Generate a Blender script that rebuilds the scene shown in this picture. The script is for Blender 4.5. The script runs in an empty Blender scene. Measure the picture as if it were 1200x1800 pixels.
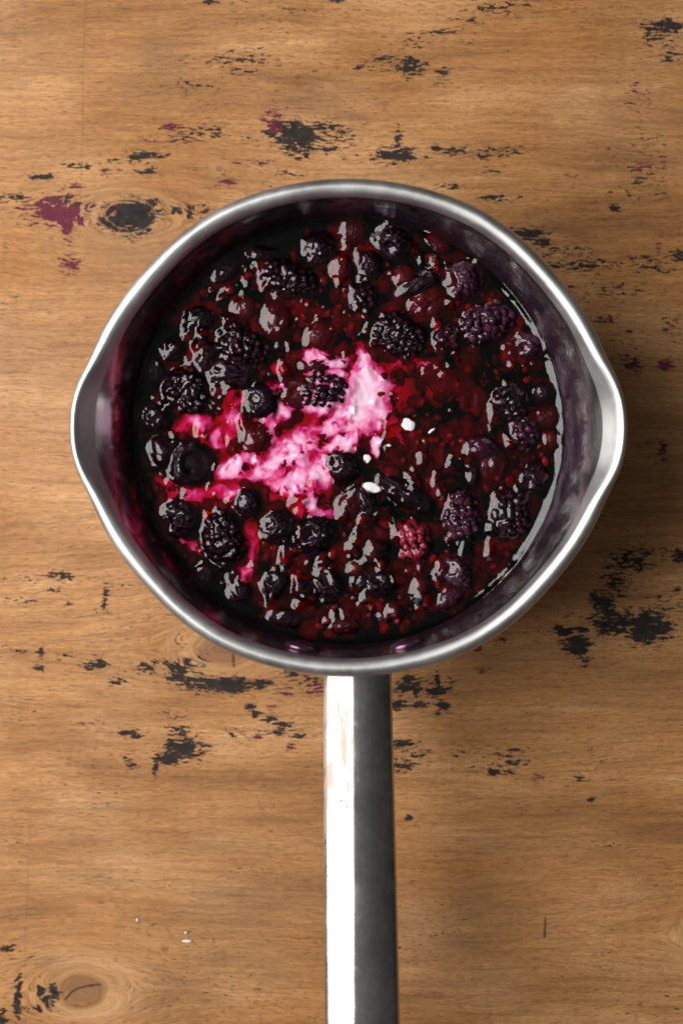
import bpy, bmesh, math, random
import numpy as np
from mathutils import Vector, Matrix

# ------------------------------------------------------------------ camera, world, light, exposure
scene = bpy.context.scene
COL = scene.collection
CZ = 0.695                       # camera height above the table
HR = 0.095                       # pan rim height
KPX = 0.205e-3 / (CZ - HR)       # metres per photo pixel per metre of distance
ZL = HR - 0.030                  # juice level


def P(px, py, z=0.0):
    """photo measurement (1200 x 1800) at height z -> place in the scene"""
    s = KPX * (CZ - z)
    return Vector(((px - 600) * s, (900 - py) * s, z))


cam_d = bpy.data.cameras.new('camera')
cam = bpy.data.objects.new('camera', cam_d)
COL.objects.link(cam)
cam.location = (0, 0, CZ)
cam.rotation_euler = (0, 0, 0)
cam_d.sensor_fit = 'VERTICAL'
cam_d.angle = 2 * math.atan(900 * KPX)
cam_d.clip_start = 0.01
cam_d.clip_end = 20
cam_d.dof.use_dof = True
cam_d.dof.focus_distance = CZ - ZL + 0.018
cam_d.dof.aperture_fstop = (cam_d.lens * 1e-3) / 0.009
scene.camera = cam

world = bpy.data.worlds.new('World')
scene.world = world
world.use_nodes = True
wb = world.node_tree.nodes['Background']
wb.inputs['Color'].default_value = (1.0, 0.97, 0.94, 1)
_wt = world.node_tree
_tc = _wt.nodes.new('ShaderNodeTexCoord')
_sx = _wt.nodes.new('ShaderNodeSeparateXYZ')
_mr = _wt.nodes.new('ShaderNodeMapRange')          # dim room: walls darker than the ceiling
_mr.inputs[1].default_value, _mr.inputs[2].default_value = 0.0, 1.0
_mr.inputs[3].default_value, _mr.inputs[4].default_value = 0.022, 0.18
_pw = _wt.nodes.new('ShaderNodeMath')
_pw.operation = 'POWER'
_pw.use_clamp = True
_pw.inputs[1].default_value = 2.5
_mx = _wt.nodes.new('ShaderNodeMath')
_mx.operation = 'MAXIMUM'
_mx.inputs[1].default_value = 0.0
_wt.links.new(_tc.outputs['Generated'], _sx.inputs[0])
_wt.links.new(_sx.outputs[2], _mx.inputs[0])
_wt.links.new(_mx.outputs[0], _pw.inputs[0])
_wt.links.new(_pw.outputs[0], _mr.inputs[0])
_wt.links.new(_mr.outputs[0], wb.inputs['Strength'])

AZ, EL, DIST = math.radians(170), math.radians(49), 0.92
ld = bpy.data.lights.new('window_light', 'AREA')
ld.shape = 'RECTANGLE'
ld.size, ld.size_y = 0.74, 0.76
ld.energy = 16.5
ld.color = (1.0, 0.985, 0.965)
lo = bpy.data.objects.new('window_light', ld)
COL.objects.link(lo)
lo.location = (DIST * math.cos(EL) * math.cos(AZ), DIST * math.cos(EL) * math.sin(AZ) + 0.01, DIST * math.sin(EL) + 0.05)
lo.rotation_euler = (Vector((0, 0.01, 0.05)) - lo.location).to_track_quat('-Z', 'Y').to_euler()

vs = scene.view_settings
vs.view_transform = 'Standard'
vs.look = 'None'
vs.exposure = 0.0
vs.gamma = 1.0
vs.use_curve_mapping = False
scene.render.engine = 'CYCLES'
scene.cycles.use_denoising = True
scene.cycles.max_bounces = 5
scene.cycles.diffuse_bounces = 2
scene.cycles.glossy_bounces = 4
scene.cycles.volume_bounces = 0
scene.cycles.transparent_max_bounces = 10
scene.cycles.sample_clamp_indirect = 6

random.seed(4)
rng = np.random.default_rng(11)


# ------------------------------------------------------------------ numpy noise
def _hash(i, j, k, seed):
    h = (i.astype(np.int64) * 374761393 + j.astype(np.int64) * 668265263 + k.astype(np.int64) * 2147483647 + seed * 1274126177) & 0xffffffff
    h = ((h ^ (h >> 13)) * 1274126177) & 0xffffffff
    h = h ^ (h >> 16)
    return (h & 0xffff) / 65535.0


def vnoise(x, y, z=None, seed=0):
    x = np.asarray(x, float)
    y = np.asarray(y, float)
    z = np.zeros_like(x) if z is None else np.asarray(z, float)
    i, j, k = np.floor(x), np.floor(y), np.floor(z)
    f, g, h = x - i, y - j, z - k
    f, g, h = f * f * f * (f * (f * 6 - 15) + 10), g * g * g * (g * (g * 6 - 15) + 10), h * h * h * (h * (h * 6 - 15) + 10)
    r = 0
    for a in (0, 1):
        for b in (0, 1):
            for c in (0, 1):
                w = (f if a else 1 - f) * (g if b else 1 - g) * (h if c else 1 - h)
                r = r + w * _hash(i + a, j + b, k + c, seed)
    return r


def fbm(x, y, z=None, oct=4, seed=0, rough=0.5):
    s, a, t = 0, 1.0, 0.0
    m = 1.0
    for o in range(oct):
        s = s + a * vnoise(x * m + 17.3 * o, y * m - 9.1 * o, None if z is None else z * m + 4.7 * o, seed + o)
        t += a
        a *= rough
        m *= 2.03
    return s / t


def sstep(a, b, x):
    t = np.clip((x - a) / (b - a), 0, 1)
    return t * t * (3 - 2 * t)


# ------------------------------------------------------------------ node helpers
def new_mat(name):
    m = bpy.data.materials.new(name)
    m.use_nodes = True
    m.node_tree.nodes.clear()
    return m


class NT:
    def __init__(self, mat):
        self.t = mat.node_tree
        self.out = self.n('ShaderNodeOutputMaterial')

    def n(self, kind, **kw):
        nd = self.t.nodes.new(kind)
        for k, v in kw.items():
            setattr(nd, k, v)
        return nd

    def put(self, sock, v):
        if hasattr(v, 'links'):
            self.t.links.new(v, sock)
        elif isinstance(v, (tuple, list)) and len(v) == 3 and sock.type == 'RGBA':
            sock.default_value = (*v, 1)
        else:
            sock.default_value = v

    def math(self, op, a, b=0.0, c=None, clamp=False):
        nd = self.n('ShaderNodeMath', operation=op, use_clamp=clamp)
        self.put(nd.inputs[0], a)
        self.put(nd.inputs[1], b)
        if c is not None:
            self.put(nd.inputs[2], c)
        return nd.outputs[0]

    def mix(self, f, a, b, blend='MIX'):
        nd = self.n('ShaderNodeMix', data_type='RGBA', blend_type=blend)
        self.put(nd.inputs['Factor'], f)
        self.put(nd.inputs[6], a)
        self.put(nd.inputs[7], b)
        return nd.outputs[2]

    def vec(self, v, mul):
        nd = self.n('ShaderNodeVectorMath', operation='MULTIPLY')
        self.put(nd.inputs[0], v)
        nd.inputs[1].default_value = mul
        return nd.outputs[0]

    def noise(self, v, scale=1.0, detail=4.0, rough=0.55, dist=0.0, color=False):
        nd = self.n('ShaderNodeTexNoise')
        self.put(nd.inputs['Vector'], v)
        nd.inputs['Scale'].default_value = scale
        nd.inputs['Detail'].default_value = detail
        nd.inputs['Roughness'].default_value = rough
        nd.inputs['Distortion'].default_value = dist
        return nd.outputs['Color' if color else 'Fac']

    def ramp(self, f, stops, smooth=False):
        nd = self.n('ShaderNodeValToRGB')
        self.put(nd.inputs[0], f)
        cr = nd.color_ramp
        if smooth:
            cr.interpolation = 'EASE'
        while len(cr.elements) < len(stops):
            cr.elements.new(0.5)
        for e, (p, c) in zip(cr.elements, stops):
            e.position = p
            e.color = (*c, 1) if isinstance(c, (tuple, list)) else (c, c, c, 1)
        return nd.outputs[0]

    def rng(self, f, a, b, c=0.0, d=1.0):
        nd = self.n('ShaderNodeMapRange')
        self.put(nd.inputs[0], f)
        for i, v in enumerate((a, b, c, d)):
            self.put(nd.inputs[1 + i], v)
        return nd.outputs[0]

    def attr(self, name):
        return self.n('ShaderNodeAttribute', attribute_name=name)

    def bump(self, h, strength=0.3, distance=0.001):
        nd = self.n('ShaderNodeBump')
        nd.inputs['Strength'].default_value = strength
        nd.inputs['Distance'].default_value = distance
        self.put(nd.inputs['Height'], h)
        return nd.outputs[0]

    def principled(self, **kw):
        nd = self.n('ShaderNodeBsdfPrincipled')
        for k, v in kw.items():
            self.put(nd.inputs[k.replace('_', ' ')], v)
        return nd

    def surface(self, sh):
        self.t.links.new(sh, self.out.inputs['Surface'])


# ------------------------------------------------------------------ object helpers
def link(name, mesh, mat=None, parent=None, smooth=True):
    o = bpy.data.objects.new(name, mesh)
    COL.objects.link(o)
    if mat is not None and mesh is not None and len(mesh.materials) == 0:
        mesh.materials.append(mat)
    if parent is not None:
        o.parent = parent
    return o


def mesh_np(name, V, F, smooth=True):
    """V (n,3), F (m,k) constant face size"""
    V = np.ascontiguousarray(V, np.float32)
    F = np.ascontiguousarray(F, np.int32)
    me = bpy.data.meshes.new(name)
    me.vertices.add(len(V))
    me.vertices.foreach_set('co', V.ravel())
    k = F.shape[1]
    me.loops.add(F.size)
    me.loops.foreach_set('vertex_index', F.ravel())
    me.polygons.add(len(F))
    me.polygons.foreach_set('loop_start', np.arange(0, F.size, k, dtype=np.int32))
    me.polygons.foreach_set('loop_total', np.full(len(F), k, np.int32))
    me.polygons.foreach_set('use_smooth', np.full(len(F), smooth, bool))
    me.update(calc_edges=True)
    return me


def grid_faces(nu, nv, wrap_u=False):
    """quads for verts indexed i*nv+j ; u wraps optionally"""
    iu = np.arange(nu if wrap_u else nu - 1)
    jv = np.arange(nv - 1)
    a, b = np.meshgrid(iu, jv, indexing='ij')
    a, b = a.ravel(), b.ravel()
    a2 = (a + 1) % nu
    return np.stack([a * nv + b, a2 * nv + b, a2 * nv + b + 1, a * nv + b + 1], 1)


def tag(o, label, cat=None, group=None, kind=None):
    o['label'] = label
    if cat:
        o['category'] = cat
    if group:
        o['group'] = group
    if kind:
        o['kind'] = kind
    return o


def add_attr(me, name, arr):
    a = me.attributes.new(name, 'FLOAT', 'POINT')
    a.data.foreach_set('value', np.ascontiguousarray(arr, np.float32).ravel())


_ico = {}


def ico(sub):
    if sub not in _ico:
        bm = bmesh.new()
        bmesh.ops.create_icosphere(bm, subdivisions=sub, radius=1.0)
        V = np.array([v.co[:] for v in bm.verts])
        F = np.array([[v.index for v in f.verts] for f in bm.faces])
        bm.free()
        _ico[sub] = (V / np.linalg.norm(V, axis=1)[:, None], F)
    return _ico[sub]


# ================================================================== table
def build_table():
    S = KPX * CZ                                   # metres per photo pixel on the table
    inner_x = np.arange(-0.155, 0.1551, 0.0006)
    inner_y = np.arange(-0.225, 0.2251, 0.0006)
    ext = np.array([0.004, 0.012, 0.03, 0.06, 0.11, 0.18, 0.28])
    xs = np.concatenate([(-0.155 - ext)[::-1], inner_x, 0.155 + ext])
    ys = np.concatenate([(-0.225 - ext)[::-1], inner_y, 0.225 + ext])
    X, Y = np.meshgrid(xs, ys, indexing='ij')
    px, py = X / S + 600, 900 - Y / S              # photo pixels, for placing wear
    wx = px + 10 * (fbm(px / 40, py / 25, oct=3, seed=5) - .5)
    wy = py + 8 * (fbm(px / 45, py / 22, oct=3, seed=9) - .5)

    # grain lines flow round the knots
    psi = wy.copy()
    gx = wx.copy()
    knot = np.zeros_like(X)
    ring = np.zeros_like(X)
    # cx, cy, rx, ry, reach
    knots = [(222, 380, 52, 31, 1.7), (143, 1742, 46, 32, 2.3), (392, 1140, 60, 34, 1.8), (386, 297, 9, 8, .8),
             (288, 1668, 9, 6, .6), (1260, 1640, 60, 40, 1.0), (1340, 520, 60, 40, 1), (-120, 900, 60, 40, 1)]
    dpsi = np.zeros_like(X)
    for (cx, cy, rx, ry, k) in knots:
        u, v = (wx - cx) / rx, (wy - cy) / ry
        r2 = u * u * .55 + v * v
        dpsi -= k * (wy - cy) / np.maximum(r2, 1.0) * np.exp(-np.maximum(r2 - 1, 0) / 40)
        ru = np.sqrt(u * u + v * v)
        kn = (1 - sstep(.62, 1.04, ru)) * .8
        knot = np.maximum(knot, kn)
        ring = np.maximum(ring, (np.exp(-((ru - 1.08) / .12) ** 2) + .5 * np.exp(-((ru - 1.6) / .14) ** 2)) * min(k, 1))
        inside = ru < 1.0
        gx = np.where(inside, np.arctan2(v, u) * 9, gx)
        dpsi = np.where(inside, -wy + cy + ru * ry * .9, dpsi)
    psi = psi + dpsi
    # slow wander of the grain
    psi = psi + 26 * (fbm(px / 420, py / 300, oct=2, seed=31) - .5)

    # flaked paint: (x, y, rx, ry, amount, maroon)
    B = [(105, 372, 52, 26, .95, 1), (92, 356, 50, 10, .9, 0), (70, 358, 26, 10, .8, .9), (120, 395, 14, 26, .85, 1), (236, 382, 42, 30, 1.0, .08),
         (196, 392, 28, 22, .8, .4), (195, 368, 20, 14, .8, .9), (150, 362, 24, 12, .75, .3),
         (258, 273, 34, 9, .9, 0), (262, 300, 24, 8, .8, 0), (200, 279, 18, 6, .75, 0), (145, 291, 34, 6, .68, .3), (74, 311, 24, 7, .8, 0), (20, 347, 38, 9, .75, 0),
         (190, 301, 22, 8, .65, .9), (125, 464, 18, 14, .82, 1), (130, 327, 20, 8, .6, .9), (303, 223, 22, 7, .75, .4), (345, 230, 60, 14, .6, .1), (318, 245, 36, 9, .62, .1), (260, 245, 20, 5, .7, 1),
         (330, 370, 62, 12, .66, .1), (265, 358, 18, 12, .8, 0), (401, 320, 15, 8, .85, 1), (415, 287, 14, 5, .7, 1), (462, 287, 16, 5, .75, 1), (497, 302, 10, 5, .75, 1), (520, 305, 22, 8, .65, .2),
         (482, 222, 20, 28, .85, 1), (522, 242, 38, 30, 1.0, .02), (575, 232, 52, 22, .7, 0), (572, 263, 44, 7, .72, 0), (450, 245, 30, 14, .5, .3),
         (420, 105, 64, 18, .58, .1), (475, 105, 30, 7, .6, .9), (345, 150, 50, 10, .52, .4), (420, 128, 40, 8, .5, .1), (540, 22, 60, 8, .52, .4), (368, 4, 14, 5, .75, 0), (592, 2, 12, 5, .75, 0),
         (683, 104, 38, 10, .66, 0), (722, 118, 28, 18, .85, 0), (775, 132, 22, 16, .62, 0), (640, 118, 40, 8, .52, 0), (735, 75, 40, 12, .55, 0), (780, 57, 40, 6, .64, 0), (870, 15, 60, 16, .6, 0), (825, 38, 40, 8, .55, 0),
         (695, 273, 42, 12, .98, 0), (698, 240, 14, 24, .6, 0), (620, 262, 30, 20, .5, 0), (765, 263, 8, 8, .8, 0), (800, 265, 36, 9, .68, 0), (875, 268, 66, 10, .6, 0), (850, 275, 30, 8, .6, 0), (862, 301, 22, 8, .66, 0), (790, 330, 36, 6, .7, 0), (865, 348, 24, 10, .68, 0), (905, 345, 30, 8, .5, 0), (995, 308, 14, 5, .65, 0),
         (1165, 48, 38, 14, .86, 0), (1150, 70, 30, 14, .6, 0), (1178, 92, 24, 14, .68, 0), (1120, 168, 28, 28, .52, 1), (1130, 300, 40, 60, .5, .6), (1075, 260, 20, 5, .6, 1), (1165, 285, 8, 40, .6, .8), (1078, 366, 10, 8, .75, 0), (1120, 345, 50, 14, .5, .1),
         (930, 412, 36, 14, .86, 0), (950, 425, 18, 8, .85, 0), (965, 440, 30, 8, .6, 0), (1025, 467, 56, 12, .76, 0), (1000, 450, 70, 22, .52, 0), (1140, 465, 70, 20, .55, 0), (1190, 448, 18, 12, .8, 0), (1155, 430, 6, 22, .6, .9), (1060, 510, 80, 22, .5, .2),
         (1110, 640, 22, 16, .82, 1), (1166, 640, 16, 9, .84, 1), (1050, 560, 34, 9, .62, .9), (1180, 572, 28, 26, .56, .9), (1165, 790, 9, 22, .76, 1), (1090, 600, 40, 30, .45, .7),
         (1005, 1108, 44, 7, .92, 0), (1012, 1134, 26, 20, .96, 0), (1140, 1104, 40, 28, 1.0, 0), (1085, 1095, 60, 24, .86, 0), (1060, 1060, 22, 24, .88, 0), (1080, 1020, 26, 30, .74, 0), (1110, 985, 50, 24, .66, 0), (1150, 975, 30, 14, .6, .1), (1192, 976, 16, 12, .9, 0), (1170, 1060, 50, 24, .5, 0), (1025, 1155, 26, 14, .62, 0), (1190, 1035, 12, 8, .8, 0),
         (768, 1214, 24, 12, .96, 0), (768, 1195, 6, 22, .85, 0), (715, 1208, 30, 22, .76, .08), (700, 1240, 22, 8, .88, 0), (738, 1240, 16, 7, .82, 0), (776, 1240, 13, 7, .9, 0), (790, 1205, 16, 16, .6, .6), (715, 1195, 16, 12, .84, 0), (780, 1255, 40, 8, .55, 0), (705, 1310, 30, 9, .82, 0), (705, 1345, 28, 16, .72, 0), (740, 1327, 22, 7, .72, 0), (815, 1320, 30, 12, .5, 0), (890, 1338, 46, 14, .64, 0), (885, 1358, 36, 7, .66, 0), (905, 1318, 28, 7, .66, 0), (945, 1368, 14, 8, .6, 1), (1015, 1367, 18, 6, .72, 0), (845, 1181, 10, 6, .85, 1), (882, 1126, 9, 12, .7, 1), (842, 1138, 9, 9, .6, 1),
         (392, 1204, 60, 14, 1.0, 0), (345, 1195, 30, 10, .82, 0), (312, 1182, 24, 20, .86, 0), (335, 1168, 26, 14, .7, 0), (290, 1165, 30, 10, .6, 0), (455, 1203, 32, 10, .84, 0), (500, 1212, 30, 9, .62, .8), (552, 1208, 24, 14, .72, .7), (535, 1190, 44, 8, .62, .1), (515, 1184, 16, 8, .86, 0), (318, 1318, 34, 22, .96, 0), (292, 1334, 26, 12, .95, 0), (272, 1346, 6, 22, .8, 0), (318, 1284, 22, 13, .8, 0), (300, 1260, 20, 22, .52, 0), (355, 1320, 14, 9, .7, 0),
         (440, 1242, 10, 7, .9, 0), (452, 1256, 9, 8, .84, 0), (472, 1262, 18, 7, .84, 0), (495, 1272, 20, 7, .72, 0), (488, 1288, 24, 7, .82, 0), (526, 1292, 12, 6, .9, 0), (420, 1290, 30, 16, .5, .8), (480, 1240, 14, 7, .62, 1), (512, 1312, 12, 12, .68, 1), (452, 1294, 9, 9, .75, 1), (410, 1290, 18, 9, .6, .2),
         (166, 1170, 26, 12, .76, 0), (178, 1164, 8, 12, .84, 0), (244, 1174, 34, 10, .66, 0), (204, 1198, 20, 7, .7, 0), (118, 1153, 16, 10, .6, .2), (70, 1148, 7, 14, .74, 0), (70, 1173, 9, 6, .84, 0), (20, 1145, 40, 9, .5, .1), (225, 1288, 16, 7, .8, 0), (238, 1294, 16, 6, .84, 0), (232, 1340, 16, 16, .64, 0), (160, 1275, 34, 6, .55, .5), (185, 1050, 7, 40, .6, .1), (118, 1012, 14, 10, .85, 0), (95, 1010, 26, 7, .66, .7), (60, 1018, 60, 8, .55, .1), (35, 1055, 40, 6, .62, 0), (120, 1063, 9, 11, .64, 0), (178, 1078, 26, 6, .58, 0), (100, 1035, 16, 7, .6, 0), (218, 1030, 40, 7, .5, 0),
         (33, 1755, 8, 40, .86, 0), (60, 1773, 14, 10, .84, 0), (76, 1748, 9, 20, .88, 0), (88, 1760, 12, 14, .78, 0), (96, 1742, 9, 16, .9, 0), (8, 1668, 22, 7, .8, 0), (4, 1792, 14, 16, .8, 0), (50, 1690, 40, 12, .5, 0),
         (1035, 1405, 12, 5, .7, 0), (1195, 1432, 12, 8, .5, 0), (716, 1438, 7, 5, .8, .4)]
    amt = np.zeros_like(X)
    hue = np.zeros_like(X)
    hw = np.full_like(X, 1e-6)
    for (cx, cy, rx, ry, a, m) in B:
        e = ((wx - cx) / (rx * 1.12)) ** 2 + ((wy - cy) / (ry * 1.12)) ** 2
        w = np.exp(-(e ** 1.0) * .62)
        amt = np.maximum(amt, a * w)
        hue += w * w * m
        hw += w * w
    hue = hue / hw
    amt = np.maximum(amt, .26 * sstep(.52, .75, fbm(px / 150, py / 70, oct=3, seed=77)))

    # soft smudges and darker patches over the wood
    dpatch = np.zeros_like(X)
    for (cx, cy, rx, ry, a) in [(860, 1480, 330, 50, .34), (330, 1480, 300, 40, .38), (420, 1690, 160, 60, .5), (950, 1730, 260, 50, .32), (1130, 1200, 120, 60, .25), (840, 1610, 110, 70, .75), (430, 1590, 150, 60, .75), (300, 1740, 120, 60, .7), (620, 203, 28, 6, 1.0), (280, 110, 60, 70, .6), (255, 160, 70, 20, .5), (668, 180, 14, 5, .9), (340, 480, 60, 30, .4),
                             (1100, 200, 140, 120, .45), (380, 470, 30, 12, .6), (60, 60, 90, 60, .45), (200, 1420, 120, 16, .55), (500, 1500, 60, 18, .45), (170, 1540, 130, 16, .5), (1010, 700, 120, 150, .3), (235, 440, 120, 40, .35), (1130, 1550, 60, 50, .25), (1060, 1418, 30, 9, .6), (90, 1695, 40, 20, .5)]:
        e = ((wx - cx) / rx) ** 2 + ((wy - cy) / ry) ** 2
        dpatch = np.maximum(dpatch, a * np.exp(-e))
    # thin dark lines: knot cracks, a nail mark, faint cross cuts
    line = np.zeros_like(X)

    def stroke(pts, wid, a=1.0):
        nonlocal line
        for (x0, y0), (x1, y1) in zip(pts[:-1], pts[1:]):
            dx, dy = x1 - x0, y1 - y0
            t = np.clip(((px - x0) * dx + (py - y0) * dy) / (dx * dx + dy * dy), 0, 1)
            d = np.hypot(px - x0 - t * dx, py - y0 - t * dy)
            line = np.maximum(line, a * (1 - sstep(wid * .4, wid + 1.2, d)))
    stroke([(203, 402), (212, 386), (226, 377), (245, 372), (262, 370)], 1.4, 1)
    stroke([(116, 1757), (126, 1745), (138, 1737), (158, 1733), (176, 1731)], 1.8, 1)
    stroke([(90, 1733), (97, 1742), (103, 1757)], 2.6, 1)
    stroke([(410, 1146), (412, 1172)], 2.0, .9)
    stroke([(958, 1614), (957, 1647)], 1.7, 1)
    stroke([(152, 0), (147, 120), (146, 240), (140, 420)], 1.0, .22)
    stroke([(54, 1440), (50, 1560), (44, 1700)], 1.0, .2)
    stroke([(396, 1282), (416, 1297)], 1.2, .75)
    stroke([(412, 1280), (440, 1300)], 1.2, .65)

    nx, ny = len(xs), len(ys)
    V = np.stack([X.ravel(), Y.ravel(), np.zeros(X.size)], 1)
    F = grid_faces(nx, ny)
    me = mesh_np('tabletop', V, F)
    add_attr(me, 'gx', gx / 1000)
    add_attr(me, 'gv', psi / 1000)
    add_attr(me, 'knot', knot)
    add_attr(me, 'ring', ring)
    add_attr(me, 'paint', amt)
    add_attr(me, 'hue', hue)
    add_attr(me, 'dark_patch', dpatch)
    add_attr(me, 'line', line)
    # slab under the sheet
    bm = bmesh.new()
    bm.from_mesh(me)
    be = [e for e in bm.edges if e.is_boundary]
    r = bmesh.ops.extrude_edge_only(bm, edges=be)
    for v in r['geom']:
        if isinstance(v, bmesh.types.BMVert):
            v.co.z = -0.03
    bm.to_mesh(me)
    bm.free()

    m = new_mat('worn_wood')
    t = NT(m)
    comb = t.n('ShaderNodeCombineXYZ')
    t.put(comb.inputs[0], t.attr('gx').outputs['Fac'])
    t.put(comb.inputs[1], t.attr('gv').outputs['Fac'])
    g = comb.outputs[0]
    pos = t.n('ShaderNodeNewGeometry').outputs['Position']
    knot_a = t.attr('knot').outputs['Fac']
    broad = t.noise(t.vec(g, (2.2, 9, 1)), 1, 4, .5, .15)
    mid = t.noise(t.vec(g, (5, 95, 1)), 1, 5, .62, .05)
    fib = t.noise(t.vec(g, (20, 470, 1)), 1, 4, .62)
    fine = t.noise(t.vec(g, (60, 620, 1)), 1, 2, .6)
    pore = t.noise(t.vec(g, (75, 430, 1)), 1, 2, .5)
    blot = t.noise(pos, 16, 4, .55)
    col = t.ramp(broad, [(.30, (.225, .095, .031)), (.43, (.345, .158, .052)), (.56, (.435, .213, .078)), (.72, (.545, .295, .130))])
    # yellower / pinker patches
    col = t.mix(t.rng(blot, .44, .70, 0, .75), col, (.355, .148, .038))
    pale = t.noise(t.vec(pos, (7, 11, 1)), 1, 4, .55)
    col = t.mix(t.rng(pale, .50, .72, 0, .50), col, (.55, .320, .165))
    streak = t.noise(t.vec(g, (8, 210, 1)), 1, 4, .65)
    col = t.mix(1.0, col, t.ramp(streak, [(.28, (.74, .68, .60)), (.48, (1, 1, 1)), (.75, (1.10, 1.11, 1.13))]), 'MULTIPLY')
    col = t.mix(1.0, col, t.ramp(mid, [(.25, (.70, .66, .60)), (.5, (1, 1, 1)), (.75, (1.16, 1.17, 1.2))]), 'MULTIPLY')
    col = t.mix(1.0, col, t.ramp(fib, [(.25, (.68, .64, .58)), (.5, (1, 1, 1)), (.75, (1.18, 1.20, 1.23))]), 'MULTIPLY')
    col = t.mix(1.0, col, t.ramp(fine, [(.25, (.60, .57, .52)), (.5, (1, 1, 1)), (.75, (1.24, 1.26, 1.3))]), 'MULTIPLY')
    # dark pores
    pore = t.math('ADD', pore, t.math('MULTIPLY', t.attr('paint').outputs['Fac'], .12))
    col = t.mix(t.rng(pore, .615, .70, 0, .75), col, (.075, .042, .024))
    # smudges and darker patches
    sm = t.math('MULTIPLY', t.attr('dark_patch').outputs['Fac'], t.rng(t.noise(t.vec(g, (9, 60, 1)), 1, 4, .6), .3, .65, .25, 1.0))
    col = t.mix(t.math('MULTIPLY', sm, .72), col, (.115, .070, .040))
    # knots
    kcol = t.ramp(mid, [(.3, (.13, .055, .022)), (.7, (.26, .115, .048))])
    col = t.mix(t.math('MULTIPLY', knot_a, .9), col, kcol)
    col = t.mix(t.math('MULTIPLY', t.attr('ring').outputs['Fac'], .45), col, (.47, .29, .13))
    # dark lines
    col = t.mix(t.math('MULTIPLY', t.attr('line').outputs['Fac'], .93), col, (.016, .014, .013))
    # paint flakes
    pn = t.noise(t.vec(g, (62, 225, 1)), 1, 3, .62, .12)
    pn2 = t.noise(t.vec(pos, (600, 900, 1)), 1, 2, .6)
    pn3 = t.noise(t.vec(g, (20, 88, 1)), 1, 3, .6, .25)
    pm = t.math('ADD', t.math('ADD', t.math('MULTIPLY', pn, .95), t.math('MULTIPLY', pn2, .35)), t.math('MULTIPLY', pn3, .62))
    pm = t.math('ADD', pm, t.math('MULTIPLY', t.math('POWER', t.attr('paint').outputs['Fac'], 1.25), .52))
    pmask = t.rng(pm, 1.225, 1.255, 0, 1)
    hn = t.rng(t.math('ADD', t.attr('hue').outputs['Fac'], t.rng(t.noise(pos, 90, 2), .3, .7, -.35, .35)), .42, .58)
    pcol = t.mix(hn, (.012, .0125, .015), (.115, .013, .034))
    pcol = t.mix(t.rng(t.noise(pos, 260, 3), .40, .75, 0, .35), pcol, (.06, .055, .05))
    col = t.mix(t.math('MULTIPLY', pmask, .96), col, pcol)
    hgt = t.math('ADD', t.math('MULTIPLY', fib, .6), t.math('MULTIPLY', fine, .35))
    hgt = t.math('ADD', hgt, t.math('MULTIPLY', pmask, .35))
    hgt = t.math('SUBTRACT', hgt, t.math('MULTIPLY', t.attr('line').outputs['Fac'], 1.0))
    rough = t.math('ADD', t.rng(blot, .3, .7, .50, .64), t.math('MULTIPLY', pmask, .08))
    p = t.principled(Base_Color=col, Roughness=rough, Normal=t.bump(hgt, .30, .0006))
    t.put(p.inputs['Specular IOR Level'], t.math('SUBTRACT', .30, t.math('MULTIPLY', pmask, .20)))
    t.surface(p.outputs[0])
    o = link('tabletop', me, m)
    tag(o, 'worn tan wooden tabletop with dark paint flakes and knots', kind='structure')
    return o


build_table()


# crumbs on the wood
def lump_mesh(name, r, seed, sub=2, amp=.35):
    V, F = ico(sub)
    d = 1 + amp * (fbm(V[:, 0] * 1.7 + seed, V[:, 1] * 1.7, V[:, 2] * 1.7 + 2 * seed, oct=2, seed=seed) - .5) * 2
    return mesh_np(name, V * d[:, None] * np.array(r), F)


crumb_mat = new_mat('crumb')
t = NT(crumb_mat)
t.surface(t.principled(Base_Color=t.ramp(t.noise(t.n('ShaderNodeTexCoord').outputs['Object'], 900, 2), [(.3, (.55, .5, .44)), (.7, (.8, .76, .7))]), Roughness=.7).outputs[0])
for i, (x, y, r, lab) in enumerate([(242, 1617, (.0007, .0007, .0005), 'tiny white crumb lying alone on the wood, uppermost by the lower knot'),
                                    (327, 1639, (.0007, .0006, .0005), 'tiny white crumb just above a pale wood splinter'),
                                    (329, 1654, (.0022, .0007, .0005), 'thin pale beige splinter lying on the wood above the lower knot')]):
    o = link('splinter' if i == 2 else 'crumb', lump_mesh('crumb', r, 5 + i), crumb_mat)
    o.location = P(x, y, 0) + Vector((0, 0, r[2] * .8))
    tag(o, lab, 'splinter' if i == 2 else 'crumb')

# ================================================================== saucepan
PC = P(612, 751, HR)
PCX, PCY = PC.x, PC.y
pan = bpy.data.objects.new('saucepan', None)
COL.objects.link(pan)
pan.location = (PCX, PCY, 0)
pan.empty_display_size = .05
tag(pan, 'stainless steel saucepan with two pouring spouts and a long handle, full of cooking berries', 'saucepan')


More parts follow.
